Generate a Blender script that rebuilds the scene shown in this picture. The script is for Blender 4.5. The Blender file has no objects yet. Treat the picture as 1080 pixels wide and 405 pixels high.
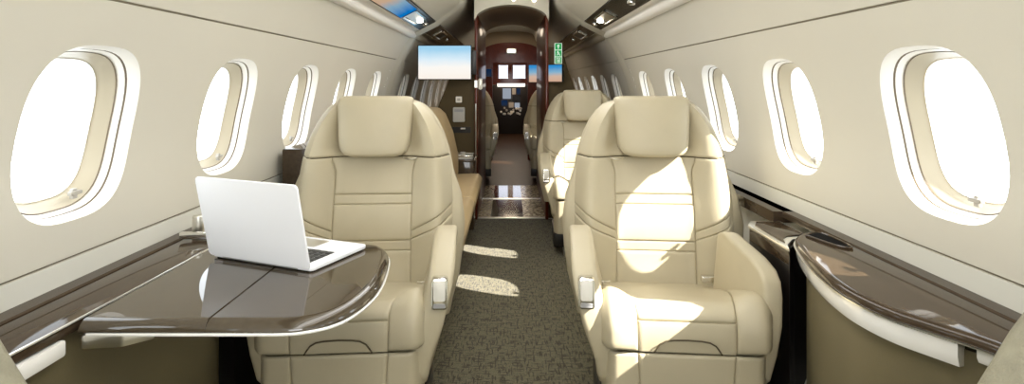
import bpy, bmesh, math, random
from mathutils import Vector, Matrix
random.seed(4)
C = bpy.context.scene.collection
PI = math.pi
H = 1.15                      # eye height

# ------------------------------------------------------------------ materials
def srgb(r, g, b):
    f = lambda c: (c/255/12.92) if c/255 <= .04045 else ((c/255+.055)/1.055)**2.4
    return (f(r), f(g), f(b), 1)

def mat(name, col, rough=.5, metal=0, coat=0, coat_rough=.03, noise=None, bump=None, spec=.5, trans=0, sheen=0):
    m = bpy.data.materials.new(name); m.use_nodes = True
    nt = m.node_tree; b = nt.nodes['Principled BSDF']
    b.inputs['Base Color'].default_value = col
    b.inputs['Roughness'].default_value = rough
    b.inputs['Metallic'].default_value = metal
    b.inputs['Coat Weight'].default_value = coat
    b.inputs['Coat Roughness'].default_value = coat_rough; b.inputs['Coat IOR'].default_value = 1.5
    b.inputs['Specular IOR Level'].default_value = spec
    b.inputs['Sheen Weight'].default_value = sheen
    tc = nt.nodes.new('ShaderNodeTexCoord')
    if noise:                                  # (scale, amount, stretch xyz)
        mp = nt.nodes.new('ShaderNodeMapping'); mp.inputs['Scale'].default_value = noise[2]
        nt.links.new(tc.outputs['Object'], mp.inputs[0])
        n = nt.nodes.new('ShaderNodeTexNoise'); n.inputs['Scale'].default_value = noise[0]; n.inputs['Detail'].default_value = 4
        nt.links.new(mp.outputs[0], n.inputs['Vector'])
        r = nt.nodes.new('ShaderNodeValToRGB')
        a = noise[1]
        r.color_ramp.elements[0].position = .3; r.color_ramp.elements[1].position = .7
        r.color_ramp.elements[0].color = tuple(c*(1-a) for c in col[:3])+(1,)
        r.color_ramp.elements[1].color = tuple(min(1, c*(1+a)) for c in col[:3])+(1,)
        nt.links.new(n.outputs['Fac'], r.inputs[0]); nt.links.new(r.outputs[0], b.inputs['Base Color'])
    if bump:                                   # (scale, strength, distance)
        n2 = nt.nodes.new('ShaderNodeTexNoise'); n2.inputs['Scale'].default_value = bump[0]; n2.inputs['Detail'].default_value = 3
        nt.links.new(tc.outputs['Object'], n2.inputs['Vector'])
        bp = nt.nodes.new('ShaderNodeBump'); bp.inputs['Strength'].default_value = bump[1]; bp.inputs['Distance'].default_value = bump[2]
        nt.links.new(n2.outputs['Fac'], bp.inputs['Height']); nt.links.new(bp.outputs[0], b.inputs['Normal'])
    return m

def emit(name, col, s):
    m = bpy.data.materials.new(name); m.use_nodes = True
    nt = m.node_tree; nt.nodes.remove(nt.nodes['Principled BSDF'])
    e = nt.nodes.new('ShaderNodeEmission'); e.inputs[0].default_value = col; e.inputs[1].default_value = s
    nt.links.new(e.outputs[0], nt.nodes['Material Output'].inputs[0])
    return m

def screen_mat(name, stops, s, axis=2):
    """lit screen showing a plain sky picture: gradient along the screen's own height"""
    m = emit(name, (1,1,1,1), s); nt = m.node_tree
    e = [n for n in nt.nodes if n.type == 'EMISSION'][0]
    tc = nt.nodes.new('ShaderNodeTexCoord'); sp = nt.nodes.new('ShaderNodeSeparateXYZ')
    nz = nt.nodes.new('ShaderNodeTexNoise'); nz.inputs['Scale'].default_value = 3
    ad = nt.nodes.new('ShaderNodeMath'); ad.operation = 'MULTIPLY_ADD'; ad.inputs[1].default_value = .16
    r = nt.nodes.new('ShaderNodeValToRGB')
    nt.links.new(tc.outputs['Generated'], sp.inputs[0]); nt.links.new(tc.outputs['Generated'], nz.inputs['Vector'])
    nt.links.new(nz.outputs['Fac'], ad.inputs[0]); nt.links.new(sp.outputs[axis], ad.inputs[2])
    nt.links.new(ad.outputs[0], r.inputs[0])
    els = r.color_ramp.elements
    while len(els) < len(stops): els.new(.5)
    for el, (p, c) in zip(els, stops): el.position = p; el.color = c
    nt.links.new(r.outputs[0], e.inputs[0])
    return m

M = {}
M['leather'] = mat('cream leather', srgb(182,172,146), .46, bump=(420,.12,.002), noise=(9,.03,(1,1,1)))
M['seam']    = mat('seam thread', srgb(70,60,40), .7)
M['tan']     = mat('tan leather', srgb(178,155,115), .5, bump=(400,.12,.002), noise=(9,.04,(1,1,1)))
M['wall']    = mat('wall liner', srgb(213,209,196), .5, bump=(900,.05,.001), noise=(3,.012,(1,1,1)))
M['lower']   = mat('liner lightened for window light', srgb(218,217,207), .5)  # wall liner colour lightened to stand for extra window light low down
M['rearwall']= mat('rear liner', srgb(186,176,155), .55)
M['white']   = mat('white moulding', srgb(249,246,239), .35)
M['gap']     = mat('shadow gap', srgb(128,120,102), .7)
M['gasket']  = mat('dark gasket', srgb(104,90,70), .6)
M['reveal']  = mat('window reveal', srgb(184,174,152), .4)
M['ceil']    = mat('ceiling liner', srgb(208,203,187), .55)
M['wood']    = mat('espresso veneer', srgb(66,54,41), .4, coat=.75, coat_rough=.06, spec=0, noise=(5,.16,(12,1,12)))
M['table']   = mat('table veneer', srgb(72,63,50), .35, coat=1, coat_rough=.02, spec=0, noise=(4,.10,(12,1,12)))
M['table'].node_tree.nodes['Principled BSDF'].inputs['Coat IOR'].default_value = 1.65
M['mahog']   = mat('mahogany veneer', srgb(88,34,18), .35, coat=.35, coat_rough=.1, spec=.1, noise=(12,.35,(12,12,1)))
M['dark']    = mat('black trim', srgb(22,19,17), .35)
M['recess_shade']    = mat('black painted recess shade', srgb(9,8,8), .8, spec=.1)  # black that stands for shade in gaps and recesses
M['gloss']   = mat('gloss black', srgb(17,15,14), .22, spec=.35)
M['olive']   = mat('olive leather panel', srgb(108,99,73), .5, bump=(300,.15,.002), noise=(5,.06,(1,1,1)))
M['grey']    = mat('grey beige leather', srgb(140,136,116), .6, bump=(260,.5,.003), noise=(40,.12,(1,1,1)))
M['chrome']  = mat('chrome', srgb(225,224,220), .12, metal=1)
M['satin']   = mat('satin metal', srgb(226,224,216), .3, metal=1)
M['pale']    = mat('pale edge moulding', srgb(250,249,245), .2, coat=1)
M['alu']     = mat('laptop aluminium', srgb(243,245,250), .35, metal=0)
M['keys']    = mat('keyboard keys', srgb(52,52,52), .5)
M['keyboard']= mat('keyboard bed', srgb(150,150,150), .5)
M['plastic'] = mat('white plastic', srgb(228,225,216), .35)
M['greyplast'] = mat('grey plastic', srgb(176,172,164), .4)
M['bulk']    = mat('bulkhead laminate', srgb(82,70,48), .6, spec=.15, noise=(4,.08,(1,1,1)))
M['tanwall'] = mat('tan bulkhead liner', srgb(150,130,102), .55)
M['shade']   = mat('drawn window shade', srgb(214,205,188), .7)
M['exitgreen'] = emit('exit sign green', srgb(40,165,85), .9)
M['exitwhite'] = emit('exit sign white', srgb(225,245,225), 1.0)
M['lamp']    = emit('lamp lens', srgb(255,244,222), 14)
M['soft']    = emit('lamp soft', srgb(255,246,230), 3.0)
M['winlit']  = emit('lit cockpit window', srgb(236,240,255), 1.6)
M['strip']   = emit('lit strip', srgb(255,250,238), 1.8)
M['scr_sky'] = screen_mat('screen sky', [(0,srgb(250,240,228)),(.42,srgb(252,248,242)),(.66,srgb(220,238,248)),(1.0,srgb(160,210,238))], 1.05)
M['scr_dusk']= screen_mat('screen dusk', [(0,srgb(215,170,140)),(.4,srgb(215,185,165)),(.62,srgb(140,185,212)),(1.0,srgb(50,145,212))], .95)
M['scr_blue']= screen_mat('screen blue', [(0,srgb(70,80,100)),(.5,srgb(50,75,115)),(1.0,srgb(30,65,115))], .35)
M['over_grad']= screen_mat('overhead gradient', [(0,srgb(232,190,150)),(.38,srgb(225,190,160)),(.62,srgb(150,190,215)),(1.0,srgb(10,130,215))], .75, axis=1)
M['scr_grey']= emit('screen grey', srgb(190,200,215), .6)

def carpet():
    m = mat('woven carpet', srgb(90,84,62), .95, sheen=.2, spec=.1)
    nt = m.node_tree; b = nt.nodes['Principled BSDF']; tc = nt.nodes.new('ShaderNodeTexCoord')
    def dash(sc, seed, lo, hi):
        mp = nt.nodes.new('ShaderNodeMapping'); mp.inputs['Scale'].default_value = sc; mp.inputs['Location'].default_value = (seed,seed*.7,0)
        n = nt.nodes.new('ShaderNodeTexNoise'); n.inputs['Scale'].default_value = 1; n.inputs['Detail'].default_value = 2
        r = nt.nodes.new('ShaderNodeMapRange'); r.inputs[1].default_value = lo; r.inputs[2].default_value = hi
        nt.links.new(tc.outputs['Object'], mp.inputs[0]); nt.links.new(mp.outputs[0], n.inputs['Vector']); nt.links.new(n.outputs['Fac'], r.inputs[0])
        return r
    a = dash((125,20,1), 3, .535,.60); c = dash((20,115,1), 9, .545,.61); d = dash((260,260,1), 5, .3, .7)
    mx = nt.nodes.new('ShaderNodeMath'); mx.operation = 'MAXIMUM'
    nt.links.new(a.outputs[0], mx.inputs[0]); nt.links.new(c.outputs[0], mx.inputs[1])
    r1 = nt.nodes.new('ShaderNodeMixRGB'); r1.inputs[1].default_value = srgb(76,71,50); r1.inputs[2].default_value = srgb(112,105,78)
    nt.links.new(d.outputs[0], r1.inputs[0])
    r2 = nt.nodes.new('ShaderNodeMixRGB'); r2.inputs[2].default_value = srgb(48,42,25)
    nt.links.new(mx.outputs[0], r2.inputs[0]); nt.links.new(r1.outputs[0], r2.inputs[1])
    nt.links.new(r2.outputs[0], b.inputs['Base Color'])
    bp = nt.nodes.new('ShaderNodeBump'); bp.inputs['Strength'].default_value = .5; bp.inputs['Distance'].default_value = .004
    nt.links.new(d.outputs[0], bp.inputs['Height']); nt.links.new(bp.outputs[0], b.inputs['Normal'])
    return m
M['carpet'] = carpet()
def granite():
    m = mat('granite', srgb(176,158,124), .25, coat=.3)
    nt = m.node_tree; b = nt.nodes['Principled BSDF']; tc = nt.nodes.new('ShaderNodeTexCoord')
    v = nt.nodes.new('ShaderNodeTexVoronoi'); v.inputs['Scale'].default_value = 38
    r = nt.nodes.new('ShaderNodeValToRGB')
    r.color_ramp.elements[0].color = srgb(240,226,192); r.color_ramp.elements[1].color = srgb(112,92,66); r.color_ramp.elements[1].position = .8
    nt.links.new(tc.outputs['Object'], v.inputs['Vector']); nt.links.new(v.outputs['Distance'], r.inputs[0]); nt.links.new(r.outputs[0], b.inputs['Base Color'])
    return m
M['granite'] = granite()
M['floorwood'] = mat('polished dark floor', srgb(52,36,27), .09, coat=1, noise=(6,.25,(1,10,1)))
M['floorrear'] = mat('dark plank floor', srgb(44,28,16), .5, coat=.08, coat_rough=.2, spec=.1, noise=(6,.25,(10,1,1)))
def glass():
    m = bpy.data.materials.new('window glass'); m.use_nodes = True
    nt = m.node_tree; nt.nodes.remove(nt.nodes['Principled BSDF'])
    t = nt.nodes.new('ShaderNodeBsdfTransparent'); g = nt.nodes.new('ShaderNodeBsdfGlossy'); g.inputs['Roughness'].default_value = .02
    mx = nt.nodes.new('ShaderNodeMixShader'); mx.inputs[0].default_value = .04
    nt.links.new(t.outputs[0], mx.inputs[1]); nt.links.new(g.outputs[0], mx.inputs[2])
    nt.links.new(mx.outputs[0], nt.nodes['Material Output'].inputs[0])
    return m
M['glass'] = glass()

# ------------------------------------------------------------------ geometry helpers
def link(name, me, m, parent=None):
    o = bpy.data.objects.new(name, me); C.objects.link(o)
    if m: me.materials.append(M[m] if isinstance(m, str) else m)
    if parent: o.parent = parent
    return o

class G:
    """collects vertices and faces, then builds ONE mesh object"""
    def __init__(s): s.v = []; s.f = []
    def add(s, vs, fs):
        k = len(s.v); s.v += [tuple(p) for p in vs]; s.f += [tuple(i+k for i in f) for f in fs]; return s
    def grid(s, rows, closed=False):
        n = len(rows[0]); fs = []
        for i in range(len(rows)-1):
            for j in range(n if closed else n-1):
                j2 = (j+1) % n
                fs.append((i*n+j, i*n+j2, (i+1)*n+j2, (i+1)*n+j))
        return s.add([p for r in rows for p in r], fs)
    def loft(s, rows, caps=True):
        n = len(rows[0]); k = len(s.v); s.grid(rows, True)
        if caps:
            s.f.append(tuple(k+j for j in range(n))[::-1]); s.f.append(tuple(k+(len(rows)-1)*n+j for j in range(n)))
        return s
    def prism(s, pts, axis, t0, t1):
        def P(a, b, t): return {'x': (t,a,b), 'y': (a,t,b), 'z': (a,b,t)}[axis]
        return s.loft([[P(a,b,t0) for a,b in pts], [P(a,b,t1) for a,b in pts]])
    def box(s, x0, x1, y0, y1, z0, z1):
        return s.prism([(x0,y0),(x1,y0),(x1,y1),(x0,y1)], 'z', z0, z1)
    def tube(s, pts, r, n=8):
        pts = [Vector(p) for p in pts]; rows = []
        for i, p in enumerate(pts):
            d = (pts[min(i+1,len(pts)-1)]-pts[max(i-1,0)]).normalized()
            a = d.orthogonal().normalized() if i == 0 else (rows_a - d*rows_a.dot(d)).normalized()
            rows_a = a; b = d.cross(a)
            rows.append([p+(a*math.cos(2*PI*k/n)+b*math.sin(2*PI*k/n))*r for k in range(n)])
        return s.loft(rows)
    def cyl(s, x, y, z0, z1, r, n=20, r2=None):
        r2 = r if r2 is None else r2
        return s.loft([[(x+r*math.cos(2*PI*k/n), y+r*math.sin(2*PI*k/n), z0) for k in range(n)],
                       [(x+r2*math.cos(2*PI*k/n), y+r2*math.sin(2*PI*k/n), z1) for k in range(n)]])
    def build(s, name, m, parent=None, bevel=0, seg=2, angle=40, smooth=True, xf=None, subd=0):
        vs = [xf(*p) for p in s.v] if xf else s.v
        me = bpy.data.meshes.new(name); me.from_pydata(vs, [], s.f); me.update()
        b = bmesh.new(); b.from_mesh(me)
        bmesh.ops.remove_doubles(b, verts=b.verts, dist=1e-5)
        bmesh.ops.recalc_face_normals(b, faces=b.faces)
        if bevel:
            es = [e for e in b.edges if len(e.link_faces) == 2 and e.calc_face_angle(0) > math.radians(30)]
            bmesh.ops.bevel(b, geom=es, offset=bevel, segments=seg, profile=.6, affect='EDGES', clamp_overlap=True)
        b.to_mesh(me); b.free()
        if smooth:
            me.polygons.foreach_set('use_smooth', [True]*len(me.polygons))
            me.set_sharp_from_angle(angle=math.radians(angle))
        o = link(name, me, m, parent)
        return o

def lerp(a, b, t): return a+(b-a)*t
def sst(a, b, x):
    t = max(0, min(1, (x-a)/(b-a))); return t*t*(3-2*t)
def interp(tab, x):
    if x <= tab[0][0]: return tab[0][1]
    for (x0,y0),(x1,y1) in zip(tab, tab[1:]):
        if x <= x1: return lerp(y0, y1, (x-x0)/(x1-x0))
    return tab[-1][1]
def smooth_tab(tab, n=60):
    """Catmull-Rom resample of a monotone table"""
    out = []
    for i in range(len(tab)-1):
        p0 = tab[max(i-1,0)]; p1 = tab[i]; p2 = tab[i+1]; p3 = tab[min(i+2,len(tab)-1)]
        for k in range(8):
            t = k/8
            out.append(tuple(.5*((2*p1[j])+(-p0[j]+p2[j])*t+(2*p0[j]-5*p1[j]+4*p2[j]-p3[j])*t*t+(-p0[j]+3*p1[j]-3*p2[j]+p3[j])*t**3) for j in (0,1)))
    out.append(tab[-1]); return out
def rrect(w, h, r, n=6, cx=0, cy=0):
    pts = []
    for (sx,sy,a0) in ((1,1,0),(-1,1,PI/2),(-1,-1,PI),(1,-1,1.5*PI)):
        for k in range(n+1):
            a = a0+PI/2*k/n
            pts.append((cx+sx*(w/2-r)+r*math.cos(a), cy+sy*(h/2-r)+r*math.sin(a)))
    return pts
def superell(hw, hh, n=56, e=2.9):
    out = []
    for k in range(n):
        a = 2*PI*k/n; c, s_ = math.cos(a), math.sin(a)
        out.append((hw*math.copysign(abs(c)**(2/e), c), hh*math.copysign(abs(s_)**(2/e), s_)))
    return out

def tag(o, label, cat, group=None, kind=None):
    o['label'] = label; o['category'] = cat
    if group: o['group'] = group
    if kind: o['kind'] = kind
    return o
def thing(name, label, cat, loc=(0,0,0), rz=0, group=None):
    o = bpy.data.objects.new(name, None); C.objects.link(o)
    o.empty_display_size = .05
    o.location = loc; o.rotation_euler = (0,0,rz)
    return tag(o, label, cat, group)
def struct(o, label=None, cat=None):
    o['kind'] = 'structure'
    if label: o['label'] = label
    if cat: o['category'] = cat
    return o
def dup(root, loc, rz=0, label=None, group=None):
    r = root.copy(); C.objects.link(r); r.location = loc; r.rotation_euler = (0,0,rz)
    if label: r['label'] = label
    if group: r['group'] = group
    for ch in list(root.children):
        c = ch.copy(); C.objects.link(c); c.parent = r
        for g in ch.children:
            d = g.copy(); C.objects.link(d); d.parent = c
    return r

# ------------------------------------------------------------------ cabin shell
Y0, Y1, YP, YB, YC = -2.3, 4.55, 4.86, 8.6, 13.5
WALL = smooth_tab([(.0,.80),(.35,.95),(.60,.995),(.70,1.0),(.755,1.0),(.95,.992),(1.067,.972),(1.2,.935),(1.335,.882),(1.42,.84),(1.48,.803),(1.515,.778)])
def WX(z): return interp(WALL, z)
ZT0, ZT1 = .757, 1.333
WIN_F = [-1.388+.672*k for k in range(9)]          # ... 1.275 1.955 2.635 3.315 3.995
WIN_R = [5.12+.64*k for k in range(6)]
HW, HH, ZC = .175, .199, 1.037

def wall(side):
    s = -1 if side == 'left' else 1
    g = G()
    # window bays, a hole in each
    def bay(y0, y1, yc):
        N = 56
        inner = superell(HW, HH, N)
        corners = [(y0-yc,ZT0-ZC),(y1-yc,ZT0-ZC),(y1-yc,ZT1-ZC),(y0-yc,ZT1-ZC)]
        outer = []
        for (a,b) in inner:
            L = math.hypot(a,b); a/=L; b/=L
            t = min([(lim/a) for lim in (y0-yc,y1-yc) if a*lim > 1e-9]+[(lim/b) for lim in (ZT0-ZC,ZT1-ZC) if b*lim > 1e-9])
            outer.append([a*t,b*t])
        for c in corners:                        # snap nearest to the corner
            i = min(range(N), key=lambda k: math.hypot(outer[k][0]-c[0], outer[k][1]-c[1])); outer[i] = list(c)
        rows = []
        for k in range(7):
            t = k/6
            rows.append([(s*WX(ZC+lerp(i[1],o[1],t)), yc+lerp(i[0],o[0],t), ZC+lerp(i[1],o[1],t)) for i,o in zip(inner,outer)])
        g.grid(rows, True)
    def plain(y0, y1, z0, z1, n=10):
        g.grid([[(s*WX(lerp(z0,z1,k/n)), y, lerp(z0,z1,k/n)) for k in range(n+1)] for y in (y0,y1)])
    edges = [Y0]+[(a+b)/2 for a,b in zip(WIN_F,WIN_F[1:])]+[4.34]
    for yc,a,b in zip(WIN_F, edges, edges[1:]): bay(a,b,yc)
    plain(4.34, 4.80, ZT0, ZT1)
    edges = [4.80]+[(a+b)/2 for a,b in zip(WIN_R,WIN_R[1:])]+[8.65]
    for yc,a,b in zip(WIN_R, edges, edges[1:]): bay(a,b,yc)
    plain(8.65, YC+.1, ZT0, ZT1)
    # groove, then upper panel and lower panel
    G_ = .006
    plain(Y0, YC+.1, 1.339, 1.515, 14)
    for (zl) in (.751, 1.333):
        g.grid([[(s*WX(zl),y,zl),(s*(WX(zl)+.008),y,zl+.001),(s*(WX(zl)+.008),y,zl+.005),(s*WX(zl+.006),y,zl+.006)] for y in (Y0,YC+.1)])
    o = g.build('wall_'+side, 'wall', angle=30)
    g = G(); g.grid([[(s*WX(lerp(0,.751,k/14)), y, lerp(0,.751,k/14)) for k in range(15)] for y in (Y0,YC+.1)])
    struct(g.build('baseboard_'+side, 'lower', angle=30), 'lower wall panel lightened in colour for window light on the %s' % side, 'baseboard')
    return struct(o, 'curved cream cabin side wall on the %s, lined with oval windows' % side, 'wall')
wall('left'); wall('right')

def seams_trim(side, n):
    s = -1 if side == 'left' else 1
    g = G()
    for z in (.7545, 1.3365):
        x = s*(WX(z)+.004)
        g.box(min(x,x+s*.004), max(x,x+s*.004), Y0, 4.4, z-.0022, z+.0022)
    o = g.build('trim_%d' % n, 'gap')
    struct(o, 'thin dark shadow gap running along the %s wall' % side, 'trim')
seams_trim('left', 1); seams_trim('right', 2)

# bright rounded bullnose between wall and overhead panel
BULL = [(.772,1.508),(.757,1.514),(.746,1.526),(.742,1.541),(.744,1.553),(.735,1.561),(.72,1.562),(.705,1.566)]
for side, s, n in (('left',-1,3),('right',1,4)):
    g = G().grid([[(s*x*1.0+(s*.006 if i == 0 else 0), y, z) for i,(x,z) in enumerate(BULL)] for y in (Y0, 4.53)])
    struct(g.build('trim_%d' % n, 'white', angle=60), 'rounded pale bullnose moulding along the %s side under the overhead panel' % side, 'trim')
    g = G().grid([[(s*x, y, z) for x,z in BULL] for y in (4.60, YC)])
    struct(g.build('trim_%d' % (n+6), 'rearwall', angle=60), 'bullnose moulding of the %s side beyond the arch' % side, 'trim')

CEIL = smooth_tab([(.575,1.634),(.50,1.688),(.43,1.742),(.385,1.80),(.365,1.86),(.32,1.905),(.20,1.93),(0,1.94)])
g = G()
full = [(-x,z) for x,z in CEIL]+[(x,z) for x,z in reversed(CEIL)][1:]
g.grid([[(x,y,z) for x,z in full] for y in (Y0, 4.56, YC+.1)])
for s in (-1,1):    # slot behind the overhead panels
    g.grid([[(s*x,y,z) for x,z in ((.575,1.634),(.575,1.66),(.72,1.60),(.705,1.566))] for y in (Y0,YC+.1)])
    g.grid([[(s*x,y,z) for x,z in ((.778,1.515),(.79,1.53),(.72,1.60))] for y in (Y0,YC+.1)])
struct(g.build('ceiling','ceil',angle=35), 'cream cabin ceiling with raised centre channel', 'ceiling')

# arch rib between the zones
prof = [(x,z) for z,x in WALL if z > .70]+[(.745,1.545),(.70,1.566),(.58,1.626)]+CEIL
prof = [(x,z) for x,z in prof]
def inset(pts, d):
    out = []
    for i,(x,z) in enumerate(pts):
        a = pts[max(i-1,0)]; b = pts[min(i+1,len(pts)-1)]
        tx, tz = b[0]-a[0], b[1]-a[1]; L = math.hypot(tx,tz) or 1
        out.append((x-d*tz/L, z+d*tx/L) if False else (x-d*abs(tz)/L-0*d, z-d*abs(tx)/L))
    return out
g = G()
arch = [(-x,z) for x,z in prof]+[(x,z) for x,z in reversed(prof)][1:]
ina = inset(prof, .03); ina2 = [(-x,z) for x,z in ina]+[(x,z) for x,z in reversed(ina)][1:]
inb = inset(prof, .0); 
rows = []
for y, d in ((4.42,-.002),(4.46,.005),(4.52,.011),(4.58,.014),(4.60,.010),(4.612,-.004)):
    q = inset(prof, d); rows.append([(-x,y,z) for x,z in q]+[(x,y,z) for x,z in reversed(q)][1:])
g.grid(rows)
struct(g.build('trim_5','ceil',angle=50), 'curved arch rib across walls and ceiling where the front cabin ends', 'trim')

# floor
g = G().box(-1.0,1.0,Y0,YP,-.03,0)
struct(g.build('floor','carpet',smooth=False), 'olive brown woven aisle carpet', 'floor')
g = G().box(-.17,.115,YP,6.42,-.03,-.001)
struct(g.build('floor_vestibule','floorwood',smooth=False), 'polished dark floor strip beyond the carpet', 'floor')
for s,(a,b) in ((-1,(-.9,-.17)),(1,(.115,.9))):
    struct(G().box(a,b,YP,6.42,-.03,0).build('floor_border','granite',smooth=False), 'speckled stone floor border on the %s' % ('left' if s<0 else 'right'), 'floor')
struct(G().box(-.95,.95,6.42,YC+.1,-.03,-.001).build('floor_rear','floorrear',smooth=False), 'dark plank floor of the far cabin', 'floor')
g = G().box(-.32,.36,YP-.02,YP+.02,-.005,.006); struct(g.build('trim_6','satin',bevel=.002), 'satin threshold strip at the carpet end', 'trim')
g = G().box(-.30,.33,5.66,5.70,-.005,.003); struct(g.build('trim_7','satin'), 'thin metal strip across the polished floor', 'trim')
# end walls
struct(G().box(-1.05,1.05,Y0-.05,Y0,-.03,1.96).build('wall_back','wall',smooth=False), 'plain cabin wall behind the camera', 'wall')

# ------------------------------------------------------------------ windows
def make_window(n, yc, s, rear):
    w = bpy.data.objects.new('window_%d' % n, None); C.objects.link(w); w.location = (0, yc, ZC)
    struct(w, 'oval cabin window %s, %s wall' % ('with drawn shade beyond the arch' if rear else 'with pale surround', 'left' if s < 0 else 'right'), 'window')
    base = superell(1, 1, 56)
    def ring(q, d):
        qz = 1-(1-q)*.68; dz = (1-q)*.028
        return [(s*(WX(ZC+HH*qz*b+dz)+d), HW*q*a, HH*qz*b+dz) for a,b in base]
    # soft lip sinking outward from the wall, dark gasket, then the deep surround
    G().grid([ring(1.0,.0),ring(.988,.003),ring(.968,.010),ring(.945,.018),ring(.925,.025)], True).build('window_lip','white',w,angle=70)
    G().grid([ring(.925,.025),ring(.920,.026),ring(.917,.032)], True).build('gasket','gasket',w,angle=70)
    G().grid([ring(.918,.030),ring(.905,.035),ring(.885,.042),ring(.872,.046)], True).build('shade_housing','white',w,angle=70)
    G().grid([ring(.873,.045),ring(.868,.045),ring(.855,.050),ring(.80,.064),ring(.745,.078),ring(.73,.084)], True).build('window_frame','reveal',w,angle=70)
    G().grid([ring(.735,.079),ring(.722,.078),ring(.714,.087)], True).build('pane_seal','gasket' if rear else 'white',w,angle=70)
    sc = [.735,.5,.25]
    g = G(); rows = [ring(c,.083) for c in sc]; g.grid(rows, True)
    k = len(g.v); g.add([(s*(WX(ZC)+.083),0,.02)], []); m0 = 2*56
    g.f += [(m0+j, m0+(j+1)%56, k) for j in range(56)]
    g.build('pane','glass',w)
    if rear:
        g = G(); g.grid([ring(c,.058) for c in (.73,.5,.2)], True); k = len(g.v); g.add([(s*(WX(ZC)+.058),0,0)], [])
        g.f += [(m0+j, m0+(j+1)%56, k) for j in range(56)]
        g.build('shade','shade',w)
    else:
        # pull tab of the shade, low in the surround
        z = -HH*.80; x = WX(ZC+z)+.052; dy = .055 if s < 0 else -.035
        g = G()
        g.add(*box_pts(s*(x-.008), dy, z+.010, .010, .014, .024)); g.add(*box_pts(s*(x-.012), dy, z+.012, .010, .036, .009))
        g.build('shade_latch','greyplast',w,bevel=.002)
        # guide channel of the shade
        G().grid([ring(.876,.0455),ring(.868,.0435),ring(.860,.0490)], True).build('shade_track','gasket',w,angle=70)
    return w
def box_pts(cx, cy, cz, dx, dy, dz):
    vs = [(cx+i*dx/2, cy+j*dy/2, cz+k*dz/2) for i in (-1,1) for j in (-1,1) for k in (-1,1)]
    return vs, [(0,1,3,2),(4,6,7,5),(0,4,5,1),(2,3,7,6),(0,2,6,4),(1,5,7,3)]
n = 0
for s in (-1,1):
    for yc in WIN_F: n += 1; make_window(n, yc, s, False)
    for k, yc in enumerate(WIN_R): n += 1; make_window(n, yc, s, not (s > 0 and k in (2,4)))

# ------------------------------------------------------------------ club seat
# seat frame: origin on the floor, x across, y = 0 at the cushion front and growing towards the backrest
HWB = smooth_tab([(.34,.290),(.42,.290),(.55,.302),(.70,.305),(.86,.290),(.95,.262),(1.02,.224),(1.06,.188),(1.08,.155)])
def hwb(z): return interp(HWB, z)
def by(x, z):
    a = min(1, abs(x)/hwb(z))
    y = .525+(z-.42)*.22
    y += -.02*math.exp(-((z-.62)/.12)**2)          # lumbar swell
    y -= .055*sst(.42,.80,a)
    y += .11*sst(.80,1.03,a)**1.4
    y += .018*sst(.868,.90,z)*(1-sst(.145,.20,abs(x)))
    return y
def panel(g, S, L, R, b0, b1, puff=.012, nu=14, nv=14, e=.10, depth=.03, ep=None):
    """padded panel on surface S(a,b): a runs from L(b) to R(b); edges roll down into a seam"""
    def prof(t, w):
        d = min(t, 1-t)/w
        return 1 if d >= 1 else math.sqrt(max(0, 1-(1-d)**2))
    rows = []
    us = sorted(set([0,.004,.02]+[lerp(.05,.95,i/nu) for i in range(nu+1)]+[.98,.996,1]))
    vs = sorted(set([0,.004,.02]+[lerp(.05,.95,i/nv) for i in range(nv+1)]+[.98,.996,1]))
    bw = abs(b1(.5)-b0(.5))
    for v in vs:
        row = []
        for u in us:
            bb = lerp(b0(u), b1(u), v)
            a = lerp(L(bb), R(bb), u)
            p = Vector(S(a, bb)); h = 1e-3
            nrm = (Vector(S(a+h,bb))-Vector(S(a-h,bb))).cross(Vector(S(a,bb+h))-Vector(S(a,bb-h))).normalized()
            if nrm.y > 0 and abs(nrm.y) > abs(nrm.z) or (abs(nrm.z) >= abs(nrm.y) and nrm.z < 0): nrm = -nrm
            wa = max(.02, min(.5, e_abs/abs(R(bb)-L(bb)+1e-6))); wv = max(.02, min(.5, e_abs/bw))
            q = prof(u, wa)*prof(v, wv)
            row.append(p + nrm*(puff*.42*q-.0035*(1-q)))
        rows.append(row)
    g.grid(rows)
e_abs = .0065

CUSH = [(0,.60,.378),(.30,.40,.415),(.55,.20,.457),(.72,.10,.486),(.80,.055,.495),(.88,.022,.486),(.95,.006,.466),(1.0,.0,.440),(1.10,-.002,.410),(1.2,.0,.376)]
CY = smooth_tab([(t,y) for t,y,z in CUSH]); CZ = smooth_tab([(t,z) for t,y,z in CUSH])
def csurf(x, t):
    a = abs(x)/.245
    up = .034*sst(.50,.85,a)*sst(.15,.65,t)*(1-sst(.95,1.2,t)*.4)
    dn = .05*sst(.86,1.05,a)**1.3
    tilt = sst(.86,1.0,t)                       # front face: roll backwards instead of down
    return (x, interp(CY,t)+dn*tilt*.9-.014*tilt*sst(.5,.85,a)*(1-sst(.86,1.05,a)), interp(CZ,t)+up*(1-tilt)-dn*(1-tilt)+up*tilt*.4)

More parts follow.
